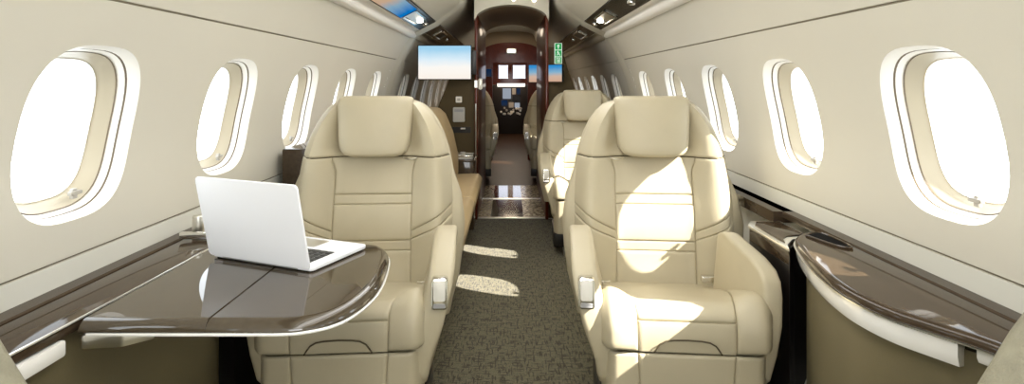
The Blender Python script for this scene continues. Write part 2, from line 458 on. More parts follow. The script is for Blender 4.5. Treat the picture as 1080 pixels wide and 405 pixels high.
def make_seat(name, label, s, loc, group):
    """s = +1: the aisle is on the seat's -x side (seat stands on the right of the aisle)"""
    t = thing(name, label, 'seat', loc, 0, group)
    F = lambda x,y,z: (s*x, y, z)
    c = lambda v: (lambda *_: v)
    # ---- cushion
    g = G()
    ce = lambda b: interp([(0,.225),(.5,.185),(.80,.146),(.9,.140),(1.2,.138)], b)
    panel(g, csurf, lambda b: -ce(b), lambda b: ce(b), c(.02), c(.955), .012)
    panel(g, csurf, lambda b: -ce(b), lambda b: ce(b), c(.955), c(1.195), .010)
    panel(g, csurf, lambda b: ce(b), c(.245), c(.02), c(1.195), .012)
    panel(g, csurf, c(-.245), lambda b: -ce(b), c(.02), c(1.195), .012)
    g.box(-.232,.232,.03,.58,.30,.38)
    g.prism([(.03,.38),(.03,.46),(.06,.478),(.15,.455),(.58,.37),(.58,.36)], 'x', -.15, .15)
    for sg in (-1,1): g.prism([(.03,.36),(.025,.46),(.06,.49),(.15,.465),(.58,.37),(.58,.36)], 'x', min(sg*.15,sg*.228), max(sg*.15,sg*.228))
    cu = g.build('seat_cushion','leather',t,xf=F,angle=50)
    # stitched arc of the leg-rest flap
    arc = [(-.095,.381),(-.088,.392),(-.078,.405),(-.062,.414),(-.04,.4175),(0,.419),(.04,.4175),(.062,.414),(.078,.405),(.088,.392),(.095,.381)]
    G().tube([(x,-.013,z) for x,z in arc], .0022, 6).build('stitching','seam',cu,xf=F)
    # ---- front apron below the cushion
    g = G()
    fsurf = lambda x,z: (x, .0+.10*sst(.80,1.06,abs(x)/.245)**1.4+.05*(.376-z)*abs(.376-z)/.376, z)
    aw = lambda z: .245-.05*(.374-z)
    ci = lambda z: .138-.06*(.374-z)
    panel(g, fsurf, lambda b: -ci(b), ci, c(.372), c(.15), .009)
    panel(g, fsurf, ci, aw, c(.372), c(.15), .009)
    panel(g, fsurf, lambda b: -aw(b), lambda b: -ci(b), c(.372), c(.15), .009)
    g.box(-.215,.215,.05,.48,.14,.36)
    g.build('front_apron','leather',t,xf=F,angle=50)
    # ---- backrest
    g = G()
    sf = lambda x,z: (x, by(x,z), z)
    ci = lambda z: .148+.014*sst(.80,.86,z)
    for z0,z1 in ((.365,.513),(.513,.550),(.550,.684),(.684,.720),(.720,.862)):
        panel(g, sf, lambda b: -ci(b), ci, c(z0), c(z1), .010 if z1-z0 > .05 else .006)
    out = lambda z: hwb(z)
    for sg in (1,-1):
        Lf = (lambda b: ci(b)) if sg > 0 else (lambda b: -out(b)); Rf = (lambda b: out(b)) if sg > 0 else (lambda b: -ci(b))
        k = (lambda u: u) if sg > 0 else (lambda u: 1-u)
        lo = lambda u: lerp(.555,.640,k(u)); hi = lambda u: lerp(.585,.680,k(u))
        panel(g, sf, Lf, Rf, c(.385), lo, .011)
        panel(g, sf, Lf, Rf, lo, hi, .007)
        panel(g, sf, Lf, Rf, hi, c(.862), .011)
    panel(g, sf, lambda b: -out(b), out, c(.862), c(1.078), .012, nu=24)
    g.build('backrest','leather',t,xf=F,angle=50)
    # dark line of the cross seam
    pts = [(x, by(x,.8625)-.002, .8625) for x in [lerp(-.290,.290,i/30) for i in range(31)]]
    G().tube(pts, .0022, 6).build('seam_line','seam',t,xf=F)
    # ---- shell behind
    g = G(); rows = []
    for z in [.25,.30,.40,.50,.60,.70,.80,.88,.95,1.0,1.04,1.065,1.08]:
        w = hwb(max(z,.36))+.004+.045*sst(.22,.45,z)*(1-sst(.62,.84,z)); y0 = by(hwb(max(.36,z)),max(.36,z)) - .012; dpt = .15 if z < 1.0 else lerp(.15,.06,(z-1)/.08)
        if z > 1.07: w -= .012
        row = []
        for k in range(32):
            a = 2*PI*k/32; cx, sy = math.cos(a), math.sin(a)
            row.append((w*math.copysign(abs(cx)**.55,cx), y0+dpt/2-.012+(dpt/2)*math.copysign(abs(sy)**.6,sy), z))
        rows.append(row)
    g.loft(rows).build('back_shell','leather',t,xf=F,angle=50)
    # ---- headrest
    g = G()
    def hsurf(x, z):
        a = x/.15
        return (x, by(0,.86)+(z-.86)*.20-.078+.026*a*a, z)
    hw_ = lambda z: lerp(.137,.150,sst(.88,1.1,z))
    base = []
    for k in range(64):
        a = 2*PI*k/64; cx, sz = math.cos(a), math.sin(a)
        e = .17 if sz > 0 else .40
        zz = .982+.118*math.copysign(abs(sz)**e, sz)
        base.append((hw_(zz)*math.copysign(abs(cx)**(.17 if sz > 0 else .36), cx), zz))
    rows = []
    for q,d in ((.86,.085),(.97,.080),(.995,.066),(1.0,.045),(.995,.026),(.975,.010),(.93,.002),(.85,-.002),(.6,-.004),(.3,-.004),(.02,-.004)):
        rows.append([(x*q, hsurf(x*q, .982+(z-.982)*q)[1]+d, .982+(z-.982)*q) for x,z in base])
    g.loft(rows).build('headrest','leather',t,xf=F,angle=60)
    # ---- armrests
    def arm(outl, x0, x1, lean, name, bev=.018):
        g = G().prism(outl, 'x', x0, x1)
        return g.build(name,'leather',t,bevel=bev,seg=4,xf=lambda x,y,z: (s*(x+lean(y,z)), y, z), angle=60)
    outl = [(.42,.30),(.42,.60),(.40,.635),(.36,.650),(.29,.648),(.20,.633),(.12,.610),(.07,.585),(.035,.55),(.018,.50),(.012,.44),(.014,.38),(.02,.33),(.03,.28),(.06,.25),(.30,.24)]
    arm(outl, -.322, -.245, lambda y,z: .075*(1-sst(.25,.56,z))-.010*sst(.5,.64,z), 'armrest')
    outl2 = [(.40,.28),(.40,.61),(.38,.632),(.33,.640),(.25,.634),(.14,.618),(.075,.600),(.045,.575),(.03,.53),(.025,.45),(.03,.36),(.05,.28),(.08,.25),(.30,.24)]
    arm(outl2, .225, .280, lambda y,z: -.03*(1-sst(.25,.50,z))-.035*sst(.04,.34,y), 'armrest')
    # seat control in the aisle armrest front
    fr = G().prism(rrect(.047,.088,.010,4,-.285,.535), 'y', .004, .04).build('control_bezel','chrome',t,bevel=.003,xf=lambda x,y,z: (s*x, y+.10*max(0,z-.50)-.002, z))
    G().prism(rrect(.035,.058,.006,4,-.285,.545), 'y', .0, .02).build('control_pad','plastic',fr,bevel=.002,xf=lambda x,y,z: (s*x, y+.10*max(0,z-.50)-.002, z))
    G().prism(rrect(.035,.010,.003,3,-.285,.503), 'y', .0, .02).build('control_latch','keyboard',fr,xf=lambda x,y,z: (s*x, y+.10*max(0,z-.50)-.002, z))
    # seat belt ends
    b = G(); b.add(*box_pts(.165,.42,.452,.050,.030,.022)); bk = b.build('belt_buckle','chrome',t,bevel=.005,seg=3,xf=F)
    b = G(); b.add(*box_pts(.205,.435,.450,.04,.026,.006)); b.build('belt_webbing','greyplast',bk,xf=F)
    b = G(); b.add(*box_pts(-.215,.30,.472,.045,.016,.010)); b.build('belt_clip','chrome',t,bevel=.003,xf=F)
    G().tube([(-.165,by(.15,.85)-.014,.857),(-.148,by(.13,.85)-.026,.853),(-.128,by(.12,.85)-.026,.853),(-.112,by(.12,.85)-.012,.857)], .0034, 6).build('pull_loop','satin',t,xf=F)
    # base
    G().prism([(-.235,.02),(.235,.02),(.24,.10),(.24,.46),(-.24,.46),(-.24,.10)], 'z', .06, .15).build('base','dark',t,bevel=.012,xf=F)
    g = G()
    for sg in (-1,1): g.box(sg*.15-.02,sg*.15+.02,.0,.52,.0,.06)
    g.build('floor_rail','satin',t,bevel=.004,xf=F)
    # flared pale skirt at the outer side
    g = G().prism([(.215,.30),(.232,.30),(.285,.06),(.26,.06)], 'y', .06, .16)
    g.build('side_skirt','pale',t,bevel=.004,xf=F)
    return t

YS = 1.63
def seat_at(o, rz):
    o.rotation_euler.z = math.radians(rz); return o
seatR = make_seat('club_seat','cream leather club seat right of the aisle, nearest, sun patch across its back', 1, (.507,YS,0), 'club seats facing the camera')
seatL = make_seat('club_seat','cream leather club seat left of the aisle, behind the table with the laptop', -1, (-.490,YS,0), 'club seats facing the camera')
seat_at(seatR,-5); seat_at(seatL,4)
dup(seatR, (.525,YS+2.12,0), math.radians(-3), 'cream leather club seat in second row right, partly hidden by the nearest right seat')
dup(seatL, (-.455,6.62,0), math.radians(4), 'dim leather seat beyond the doorway, glimpsed left of the far aisle')
dup(seatR, (.475,6.62,0), math.radians(-4), 'dim leather seat beyond the doorway, glimpsed right of the far aisle')

# ------------------------------------------------------------------ sofa on the left
t = thing('sofa','tan leather sofa along left wall behind the left club seat','sofa',(0,0,0))
g = G().prism([(-.36,.0),(-.31,.36),(-.30,.40),(-.90,.40),(-.86,.0)], 'y', 2.62, 4.40); g.build('base','tan',t,bevel=.01)
for y0,y1 in ((2.60,3.50),(3.505,4.42)):
    G().prism([(-.225,.345),(-.215,.42),(-.245,.455),(-.60,.445),(-.60,.345)], 'y', y0, y1).build('seat_cushion','tan',t,bevel=.02,seg=3)
    G().prism([(-.40,.45),(-.40,.60),(-.44,.78),(-.50,.92),(-.55,.965),(-.64,.97),(-.75,.93),(-.80,.75),(-.80,.45)], 'y', y0+.003, y1).build('back_cushion','tan',t,bevel=.02,seg=3)
G().box(-.972,-.79,2.42,4.42,.0,.872).build('back_frame','wood',t,bevel=.01)

# ------------------------------------------------------------------ side ledges and cabinets
for s, side in ((-1,'left'),(1,'right')):
    g = G().prism([(s*.957,.68),(s*.957,.696),(s*.961,.70),(s*.998,.70),(s*.998,.68)], 'y', .30, 2.52 if s < 0 else 4.4)
    if s > 0: g.box(.925,.998,2.0,4.4,.66,.70)
    tag(g.build('side_ledge','wood'), 'narrow dark wood ledge strip fixed along the %s wall under the windows' % side, 'ledge')

# right cabinet with the bulged, rounded top
edge = [(.945,1.735),(.91,1.735),(.875,1.715),(.843,1.68),(.818,1.63),(.785,1.53),(.757,1.42),(.739,1.31),(.737,1.22),(.755,1.135),(.79,1.07),(.825,1.01),(.845,.95),(.85,.86)]
def cat(pts, n=5):
    out = []
    for i in range(len(pts)-1):
        p0 = pts[max(i-1,0)]; p1 = pts[i]; p2 = pts[i+1]; p3 = pts[min(i+2,len(pts)-1)]
        for k in range(n):
            u = k/n
            out.append(tuple(.5*((2*p1[j])+(-p0[j]+p2[j])*u+(2*p0[j]-5*p1[j]+4*p2[j]-p3[j])*u*u+(-p0[j]+3*p1[j]-3*p2[j]+p3[j])*u**3) for j in (0,1)))
    return out+[pts[-1]]
edge = cat(edge)
def off(pts, d):
    out = []
    for i,(x,y) in enumerate(pts):
        a = pts[max(i-1,0)]; b = pts[min(i+1,len(pts)-1)]
        tx, ty = b[0]-a[0], b[1]-a[1]; L = math.hypot(tx,ty)
        nx, ny = -ty/L, tx/L                    # to the cabinet's inside
        out.append((min(x+nx*d,.945), y+ny*d))
    return out
def closed(pts): return pts+[(.945,pts[-1][1])]
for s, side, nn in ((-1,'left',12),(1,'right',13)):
    o = G().box(min(s*.944,s*.960),max(s*.944,s*.960),.86,1.75,.60,.688).build('trim_%d' % nn,'recess_shade',smooth=False)  # solid black fill painted in as the shade of the ledge gap
    struct(o,'black strip standing for shade in the gap between ledge strip and cabinet on the '+side,'trim')
t = thing('side_cabinet','dark wood topped cabinet with curved pale edge, in front of right seat','cabinet',(0,0,0))
g = G(); rows = []
for d,z in ((.012,.675),(.004,.677),(0,.684),(.002,.693),(.008,.699),(.016,.7005)):
    rows.append([(x,y,z) for x,y in closed(off(edge,d))])
g.loft(rows).build('cabinet_top','wood',t,angle=50)
body = closed(off(edge,.03))
G().loft([[(x,y,z) for x,y in body] for z in (0,.30,.66)]).build('body','olive',t,angle=50)
def strip(pts, z0, z1, d0, d1, name, m, par):
    a = off(pts,d0); b = off(pts,d1); c_ = off(pts,.034)
    g = G(); n = len(pts)
    rows = []
    for i in range(n):
        rows.append([(*c_[i],z1),(*a[i],z1),(*a[i],lerp(z0,z1,.5)),(*b[i],z0+.004),(*c_[i],z0)])
    g.loft(rows).build(name,m,par,angle=35)
wide = [p for p in edge if p[1] > 1.03 and p[0] < .9]
strip(wide, .628,.676,.003,.010,'table_leaf_edge','pale',t)
strip([p for p in edge if p[1] < 1.012], .648,.676,.006,.012,'lower_edge','pale',t)
strip([p for p in edge if p[0] < .94], .6765,.682,-.0035,-.0015,'metal_inlay','satin',t)
hole = [(.872,1.675),(.915,1.705),(.935,1.68),(.936,1.57),(.922,1.545),(.895,1.58)]
hole = cat(hole+hole[:1],4)[:-1]
ho = G().prism(hole,'z',.695,.703).build('cup_holder','recess_shade',t)  # flat black slab, its colour stands for the recess's shaded depth
G().tube([(x,y,.703) for x,y in hole]+[(*hole[0],.703)], .003, 6).build('rim','wood',ho)

# low armrest console between the cabinet and the right seat
t = thing('armrest_console','small dark wood console with chrome rimmed lid between right seat and wall','console',(0,0,0))
G().prism([(.812,1.65),(.812,1.93),(.84,1.985),(.945,1.985),(.945,1.75),(.87,1.74),(.83,1.70)],'z',0,.655).build('body','dark',t,bevel=.006)
G().prism([(.806,1.64),(.802,1.92),(.835,1.98),(.94,1.98),(.94,1.77),(.87,1.75),(.825,1.69)],'z',.662,.672).build('rim','satin',t,bevel=.004,seg=2)
G().prism([(.812,1.655),(.808,1.92),(.838,1.975),(.94,1.975),(.94,1.77),(.87,1.75),(.83,1.70)],'z',.62,.662).build('fascia','wood',t,bevel=.002)
G().prism([(.822,1.70),(.820,1.905),(.845,1.955),(.925,1.955),(.925,1.79),(.862,1.77),(.835,1.74)],'z',.668,.676).build('lid','wood',t,bevel=.002,seg=2)
t = thing('armrest_console','added dark console mirroring the right one, darkening the gap beside the left seat','console',(0,0,0))
G().prism([(-.838,1.73),(-.825,2.0),(-.84,2.06),(-.945,2.06),(-.945,1.76)],'z',0,.655).build('body','dark',t,bevel=.006)  # console added so its dark body darkens the gap past the cabinet
G().prism([(-.830,1.735),(-.820,2.0),(-.835,2.07),(-.942,2.07),(-.942,1.77)],'z',.655,.672).build('rim','satin',t,bevel=.006,seg=3)
G().prism([(-.845,1.78),(-.838,1.98),(-.85,2.045),(-.925,2.045),(-.925,1.80)],'z',.668,.678).build('lid','wood',t,bevel=.005,seg=3)

# left cabinet
t = thing('side_cabinet','dark wood topped cabinet along the left wall holding the folding table','cabinet',(0,0,0))
top = [(-.945,.86),(-.835,.86),(-.828,1.0),(-.822,1.3),(-.820,1.62),(-.84,1.68),(-.945,1.72)]
G().prism(top,'z',.678,.70).build('cabinet_top','wood',t,bevel=.004)
G().prism([(x+(-.02 if x > -.9 else 0),y) for x,y in top],'z',0,.678).build('body','olive',t,bevel=.004)
G().box(-.842,-.822,.86,1.055,.645,.676).build('lower_edge','pale',t,bevel=.006)
G().tube([(-.833,.87,.699),(-.826,1.0,.700),(-.820,1.3,.700),(-.818,1.60,.700)],.0026,6).build('metal_inlay','satin',t)
# chrome fittings at the far end of the left ledge
t = thing('table_latch','small chrome hinge latch on the left ledge behind the laptop','latch',(-.93,1.64,.70))
G().cyl(.0,.06,0,.055,.018,20).build('post','satin',t,bevel=.002)
g = G(); g.add(*box_pts(.03,.0,.012,.10,.018,.02)); g.build('lever','chrome',t,bevel=.004)
g = G(); g.add(*box_pts(.085,.02,.018,.03,.06,.03)); g.build('hinge_block','chrome',t,bevel=.005)
G().tube([(.06,.05,.03),(.08,.07,.04),(.11,.06,.03)],.007,8).build('hinge_pin','chrome',t)

# ------------------------------------------------------------------ folding table
t = thing('folding_table','glossy dark folding table pulled out at left, carrying the laptop','table',(0,0,0))
TB = [(-.575,1.072),(-.45,1.072),(-.40,1.078),(-.352,1.104),(-.322,1.15),(-.304,1.22),(-.298,1.30),(-.305,1.40),(-.320,1.50),(-.338,1.56),(-.372,1.60),(-.42,1.61),(-.575,1.61)]
TBs = TB[:1]+cat(TB[1:-1],4)+TB[-1:]
def slab(outl, name, par, corner=None):
    g = G(); cx = sum(p[0] for p in outl)/len(outl); cy = sum(p[1] for p in outl)/len(outl)
    rows = []
    for d,z in ((.010,.676),(.003,.677),(.0,.681),(.001,.686),(.007,.694),(.016,.6995),(.024,.7005)):
        r = []
        for i,(x,y) in enumerate(outl):
            free = x > -.57 or True
            a = outl[i-1]; b = outl[(i+1)%len(outl)]
            tx,ty = b[0]-a[0], b[1]-a[1]; L = math.hypot(tx,ty) or 1
            nx,ny = -ty/L, tx/L
            fold = abs(x+.575) < .01 or x < -.80
            dd = 0 if fold else d
            ddy = d if fold else 0
            r.append((x+nx*dd+(0 if not fold or x < -.8 else (math.copysign(max(0,.002-.002*min(1,(.7005-z)/.006)) ,.5*(cx+.575)))), y+ny*dd+(ddy if y < 1.3 else -ddy), z))
        rows.append(r)
    return g.loft(rows).build(name,'table',par,angle=45)
slab(TBs,'table_leaf',t)
slab([(-.815,1.072),(-.7,1.072),(-.5785,1.072)][:2]+[(-.5758,1.072),(-.5758,1.61),(-.7,1.61),(-.815,1.61)],'table_leaf',t)
G().tube([(x+(.0 if i else 0),y+.002,.6755) for i,(x,y) in enumerate([(-.80,1.072)]+TBs[:-1])],.0032,6).build('edge_trim','pale',t)
g = G().prism([(-.812,1.075),(-.74,1.085),(-.70,1.12),(-.72,1.15),(-.812,1.13)],'z',.646,.674); g.build('support_bracket','satin',t,bevel=.005)
G().box(-.81,-.45,1.30,1.34,.655,.675).build('slide_rail','satin',t,bevel=.003)
G().box(-.585,-.567,1.12,1.56,.668,.676).build('hinge','dark',t)

# ------------------------------------------------------------------ laptop
lap = thing('laptop','open silver white laptop standing on the glossy folding table','laptop',(-.6215,1.405,.7006),math.radians(-22.3))
w, dp = .326, .215
ba = G().prism(rrect(w,dp,.012,5,0,dp/2+.004),'z',.003,.013).build('laptop_base','alu',lap,bevel=.003)
G().prism(rrect(w-.012,dp-.012,.01,4,0,dp/2+.004),'z',.0,.004).build('underside','dark',ba)
G().prism(rrect(.262,.098,.004,3,0,.075),'z',.012,.0134).build('keyboard_tray','keyboard',ba)
g = G()
for r in range(5):
    for k in range(13):
        x = -.124+k*.0207; y = .036+r*.0192
        g.box(x-.0082,x+.0082,y-.0078,y+.0078,.0132,.0148)
g.build('keys','keys',ba,smooth=False)
G().prism(rrect(.10,.062,.005,4,0,.172),'z',.0125,.0134).build('trackpad','satin',ba)
th = math.radians(12)
lid = bpy.data.objects.new('laptop_lid', None); 
def lx(x,y,z):                                   # lid frame: y = thickness, z = height
    c_, s_ = math.cos(th), math.sin(th)
    return (x, y*c_-z*s_+.002, z*c_+y*s_+.010)
li = G().prism(rrect(w,.212,.012,5,0,.106),'y',-.006,.0).build('laptop_lid','alu',lap,bevel=.002,xf=lx)
G().prism(rrect(w-.014,.198,.006,4,0,.107),'y',-.001,.0008).build('laptop_screen','gloss',li,xf=lx)
G().tube([(-.12,.003,.010),(.12,.003,.010)],.005,10).build('hinge','keyboard',lap)

# ------------------------------------------------------------------ foreground corner panels
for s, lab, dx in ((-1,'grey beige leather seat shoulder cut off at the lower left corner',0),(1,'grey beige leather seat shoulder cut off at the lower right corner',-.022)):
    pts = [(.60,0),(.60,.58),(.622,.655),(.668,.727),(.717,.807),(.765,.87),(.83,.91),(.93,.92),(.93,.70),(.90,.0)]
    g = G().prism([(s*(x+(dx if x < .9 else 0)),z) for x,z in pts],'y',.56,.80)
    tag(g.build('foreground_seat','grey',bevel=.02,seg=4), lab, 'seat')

# ------------------------------------------------------------------ overhead service panels
def psu(label, s, y0, y1, lights, spots=()):
    P = lambda u,y,h=0: (s*(lerp(.702,.580,u)-.44*h*0-.0*h+ -.0), y, lerp(1.566,1.628,u)-h)
    t = thing('overhead_console',label,'panel',(0,0,0))
    g = G(); rows = [[P(u,y,h) for u,h in ((0,0),(1,0),(1,-.014),(0,-.014))] for y in (y0,y1)]
    g.loft(rows).build('panel','gloss',t)
    for (ya,yb,lit) in lights:
        f = G()
        for (u0,u1,a,b) in ((.14,.86,ya,ya+.028),(.14,.86,yb-.028,yb),(.14,.22,ya,yb),(.78,.86,ya,yb)):
            if (a,b) == (ya,yb) and False: continue
            f.loft([[P(u,y,h) for u,h in ((u0,.001),(u1,.001),(u1,.008),(u0,.008))] for y in (a,b)])
        fr = f.build('light_bezel','chrome',t,smooth=False)
        ym = (ya+yb)/2
        G().loft([[P(u,y,h) for u,h in ((.26,.001),(.74,.001),(.74,.005),(.26,.005))] for y in (ya+.05,yb-.05)]).build('lens_plate','satin' if lit else 'dark',fr,smooth=False)
        if lit:
            c0 = P(.5, yb-.06, .008)
            G().loft([[(c0[0]+q*.026*math.cos(2*PI*k/16), c0[1]+q*.045*math.sin(2*PI*k/16), c0[2]-hh-s*.0) for k in range(16)] for q,hh in ((1,-.012),(1,.003),(.6,.008))]).build('reading_light','lamp',fr)
    for (u,y) in spots:
        c0 = P(u,y,0)
        G().loft([[(c0[0]+q*math.cos(2*PI*k/14)*.02, c0[1]+q*math.sin(2*PI*k/14)*.02, c0[2]+hh) for k in range(14)] for q,hh in ((1.2,.012),(1.2,-.004),(.8,-.012))]).build('air_nozzle','chrome',t)
    return t
psu('gloss black overhead panel with reading lights above the left seats', -1, Y0+.02, 4.46, [(3.62,4.08,True)], [(.5,4.3),(.5,2.55)])
psu('gloss black overhead panel with reading lights above the right seats', 1, Y0+.02, 4.46, [(3.62,4.08,True),(2.45,2.85,False)], [(.5,4.3),(.35,3.08)])
psu('dark overhead panel beyond the arch on the left', -1, 4.64, 8.4, [(5.05,5.45,False)], [(.5,5.8)])
psu('dark overhead panel beyond the arch on the right', 1, 4.64, 8.4, [(5.05,5.45,False)], [(.5,5.8)])
# flush overhead inset, left: emissive blue to peach gradient
t = thing('overhead_inset','flush overhead inset with blue to peach gradient in the left overhead panel','screen',(0,0,0))
g = G(); P = lambda u,y,h: (-lerp(.702,.580,u), y, lerp(1.566,1.628,u)-h)
g.loft([[P(u,y,h) for u,h in ((.08,.0005),(.92,.0005),(.92,.006),(.08,.006))] for y in (2.75,3.60)]).build('display','over_grad',t,smooth=False)
g = G().loft([[P(u,y,h) for u,h in ((.03,.0003),(.97,.0003),(.97,.004),(.03,.004))] for y in (2.72,3.61)]); g.build('frame','dark',t,smooth=False)

# ------------------------------------------------------------------ partition and doorway
def door_post(x0, x1, label):
    g = G().box(x0,x1,YP-.06,6.42,0,1.735)
    t = g.build('door_post','mahog',bevel=.006)
    return struct(t, label, 'door post')
door_post(-.300,-.275,'dark mahogany doorway wall on the left of the aisle end')
door_post(.298,.325,'reddish mahogany doorway wall on the right of the aisle end')
for x in (-.212, .222):
    pass
# header with arched underside
g = G(); N = 24; rows = []
xs = [lerp(-.300,.325,i/N) for i in range(N+1)]
zb = lambda x: 1.675+.135*math.sqrt(max(0,1-((x-.0125)/.3126)**2))
out = [(x,zb(x)) for x in xs]+[(.325,1.96),(-.300,1.96)]
g.prism(out,'y',YP-.10,YP+.02).build('header_panel','ceil')
struct(bpy.data.objects['header_panel'],'pale arched header over the doorway','header')
g = G().grid([[(x,y,zb(x)+.004) for x in xs] for y in (YP+.02,6.42)]); g.prism(out,'y',6.40,6.43); struct(g.build('trim_11','tanwall'),'tan soffit just inside the doorway arch','trim')
for k,(x,z) in enumerate(((.20,1.865),(.03,1.875))):
    o = G().loft([[(x+r*math.cos(2*PI*i/14), YP-.10-d, z-.02+r*math.sin(2*PI*i/14)) for i in range(14)] for r,d in ((.014,-.01),(.014,.003),(.009,.005))])
    tag(o.build('downlight','lamp'), ['tiny lit downlight on the doorway header, right side','tiny lit downlight at the top centre of the doorway header'][k], 'light')
# partition wings
pl = [(-.298,0),(-.298,1.46),(-.42,1.46),(-.47,1.35),(-.505,1.22),(-.545,1.12),(-.60,.99),(-.625,.92),(-.64,.80),(-.66,0)]
struct(G().prism(pl,'y',YP-.02,YP+.03).build('wall_partition_left','bulk',bevel=.008), 'taupe partition wing left of the doorway', 'wall')
pr = [(.322,0),(.322,1.46),(.42,1.46),(.47,1.35),(.505,1.22),(.545,1.12),(.60,.99),(.625,.92),(.64,.80),(.66,0)]
struct(G().prism(pr,'y',YP-.02,YP+.03).build('wall_partition_right','bulk',bevel=.008), 'taupe partition wing right of the doorway', 'wall')

# fittings on the left wing
t = thing('wall_socket','small white square socket on the left partition wing','socket',(-.436,YP-.02,1.013))
G().prism(rrect(.052,.052,.006,4),'y',-.010,.005).build('plate','plastic',t,bevel=.002)
G().prism(rrect(.026,.022,.004,3),'y',-.013,-.005).build('insert','greyplast',t)
t = thing('wall_handset','pale grey control box on left partition wing, under the white socket','handset',(-.434,YP-.02,.885))
G().prism(rrect(.10,.125,.01,4),'y',-.022,.005).build('housing','greyplast',t,bevel=.004)
G().prism(rrect(.075,.022,.004,3,0,.035),'y',-.025,-.01).build('display','keyboard',t)
t = thing('literature_slot','dark slot with metal lip low on the left partition wing','slot',(-.42,YP-.02,.755))
G().prism(rrect(.17,.05,.006,3),'y',-.004,.005).build('opening','dark',t)
G().prism(rrect(.04,.012,.003,3,.02,.012),'y',-.010,.0).build('lip','satin',t)
# white handset on the left post
t = thing('door_handle','white oblong handle on the left doorway post','handle',(-.250,YP-.06,1.145))
G().box(-.05,-.026,-.002,.014,-.03,.03).build('arm','satin',t)
G().prism(rrect(.034,.095,.015,5),'y',-.014,.004).build('plate','plastic',t,bevel=.003)
G().prism(rrect(.012,.065,.005,4),'y',-.022,-.01).build('grip','satin',t,bevel=.002)
o = G().tube([(-.288,YP-.085,.30),(-.288,YP-.085,.98)],.006,8); tag(o.build('grab_rail','satin'),'thin metal grab rail up the left doorway post','rail')
# console cabinet with tray at the end of the sofa
t = thing('end_cabinet','dark wood end cabinet between the sofa and the left partition wing','cabinet',(0,0,0))
G().box(-.62,-.285,4.46,4.80,0,.535).build('body','wood',t,bevel=.005)
G().box(-.625,-.275,4.45,4.81,.535,.552).build('worktop','wood',t,bevel=.004)
t = thing('tray','silver tray with small fittings on the dark end cabinet','tray',(-.43,4.60,.552))
G().prism(rrect(.27,.20,.02,5),'z',.0,.012).build('tray_base','plastic',t,bevel=.003)
G().tube([(x,y,.022) for x,y in rrect(.275,.205,.02,5)+rrect(.275,.205,.02,5)[:1]],.006,8).build('rail','chrome',t)
for k,x in enumerate((-.08,-.02,.05)):
    tag(G().cyl(-.43+x,4.58,.5645,.598,.018,16,.022).build('cup',['plastic','chrome','greyplast'][k],bevel=.002), ['small white cup on the silver tray, left','small chrome cup at the middle of the silver tray','small grey cup on the silver tray, right'][k], 'cup', 'cups on the tray')

# screens
t = thing('television','flat television with pale blue sky picture hung left of the doorway','television',(-.546,4.74,1.325))
G().prism(rrect(.450,.290,.006,3),'y',.0,.026).build('housing','dark',t,bevel=.003)
G().prism(rrect(.436,.276,.003,2),'y',-.002,.004).build('display','scr_sky',t,smooth=False)
G().box(.215,.262,.0,.06,-.10,.10).build('wall_bracket','dark',t,bevel=.004)
t = thing('television','small screen with blue and peach picture right of the doorway, under exit sign','television',(.372,4.77,1.235),math.radians(-40))
G().prism(rrect(.160,.150,.006,3),'y',.0,.024).build('housing','dark',t,bevel=.003)
G().prism(rrect(.150,.140,.003,2),'y',-.002,.004).build('display','scr_dusk',t,smooth=False)
G().box(-.02,.02,.02,.08,-.03,.03).build('wall_bracket','dark',t)

# exit sign: three stacked green tiles with white running figure, arrow and door
ex = thing('exit_sign','green and white emergency exit sign right of the doorway','sign',(.398,4.70,1.398))
G().box(-.031,.031,0,.012,-.085,.085).build('plate','exitwhite',ex,smooth=False)
for k,zc in enumerate((.056,0,-.056)):
    tl = G().box(-.026,.026,-.003,.001,zc-.025,zc+.025).build('tile','exitgreen',ex,smooth=False)
    g = G()
    if k == 0:
        g.prism([(-.004,zc-.018),(.004,zc-.018),(.004,zc+.002),(.014,zc+.002),(0,zc+.019),(-.014,zc+.002),(-.004,zc+.002)],'y',-.005,-.002)
    elif k == 1:
        g.loft([[(-.004+.006*math.cos(2*PI*i/10),y,zc+.015+.005*math.sin(2*PI*i/10)) for i in range(10)] for y in (-.005,-.002)])
        for a,b in (((-.004,.009),(.002,-.004)),((.002,-.004),(.012,-.008)),((.012,-.008),(.012,-.019)),((.002,-.004),(-.006,-.012)),((-.006,-.012),(-.016,-.014)),((-.003,.006),(.010,.002)),((-.004,.006),(-.014,.0))):
            g.tube([(a[0],-.004,zc+a[1]),(b[0],-.004,zc+b[1])],.0026,6)
    else:
        g.box(-.016,-.012,-.005,-.002,zc-.019,zc+.019); g.box(.012,.016,-.005,-.002,zc-.019,zc+.019); g.box(-.016,.016,-.005,-.002,zc+.015,zc+.019); g.box(-.004,.006,-.005,-.002,zc-.019,zc+.008)
    g.build('pictogram','exitwhite',tl,smooth=False)
G().box(-.012,.012,.010,.15,-.02,.02).build('bracket','dark',ex)

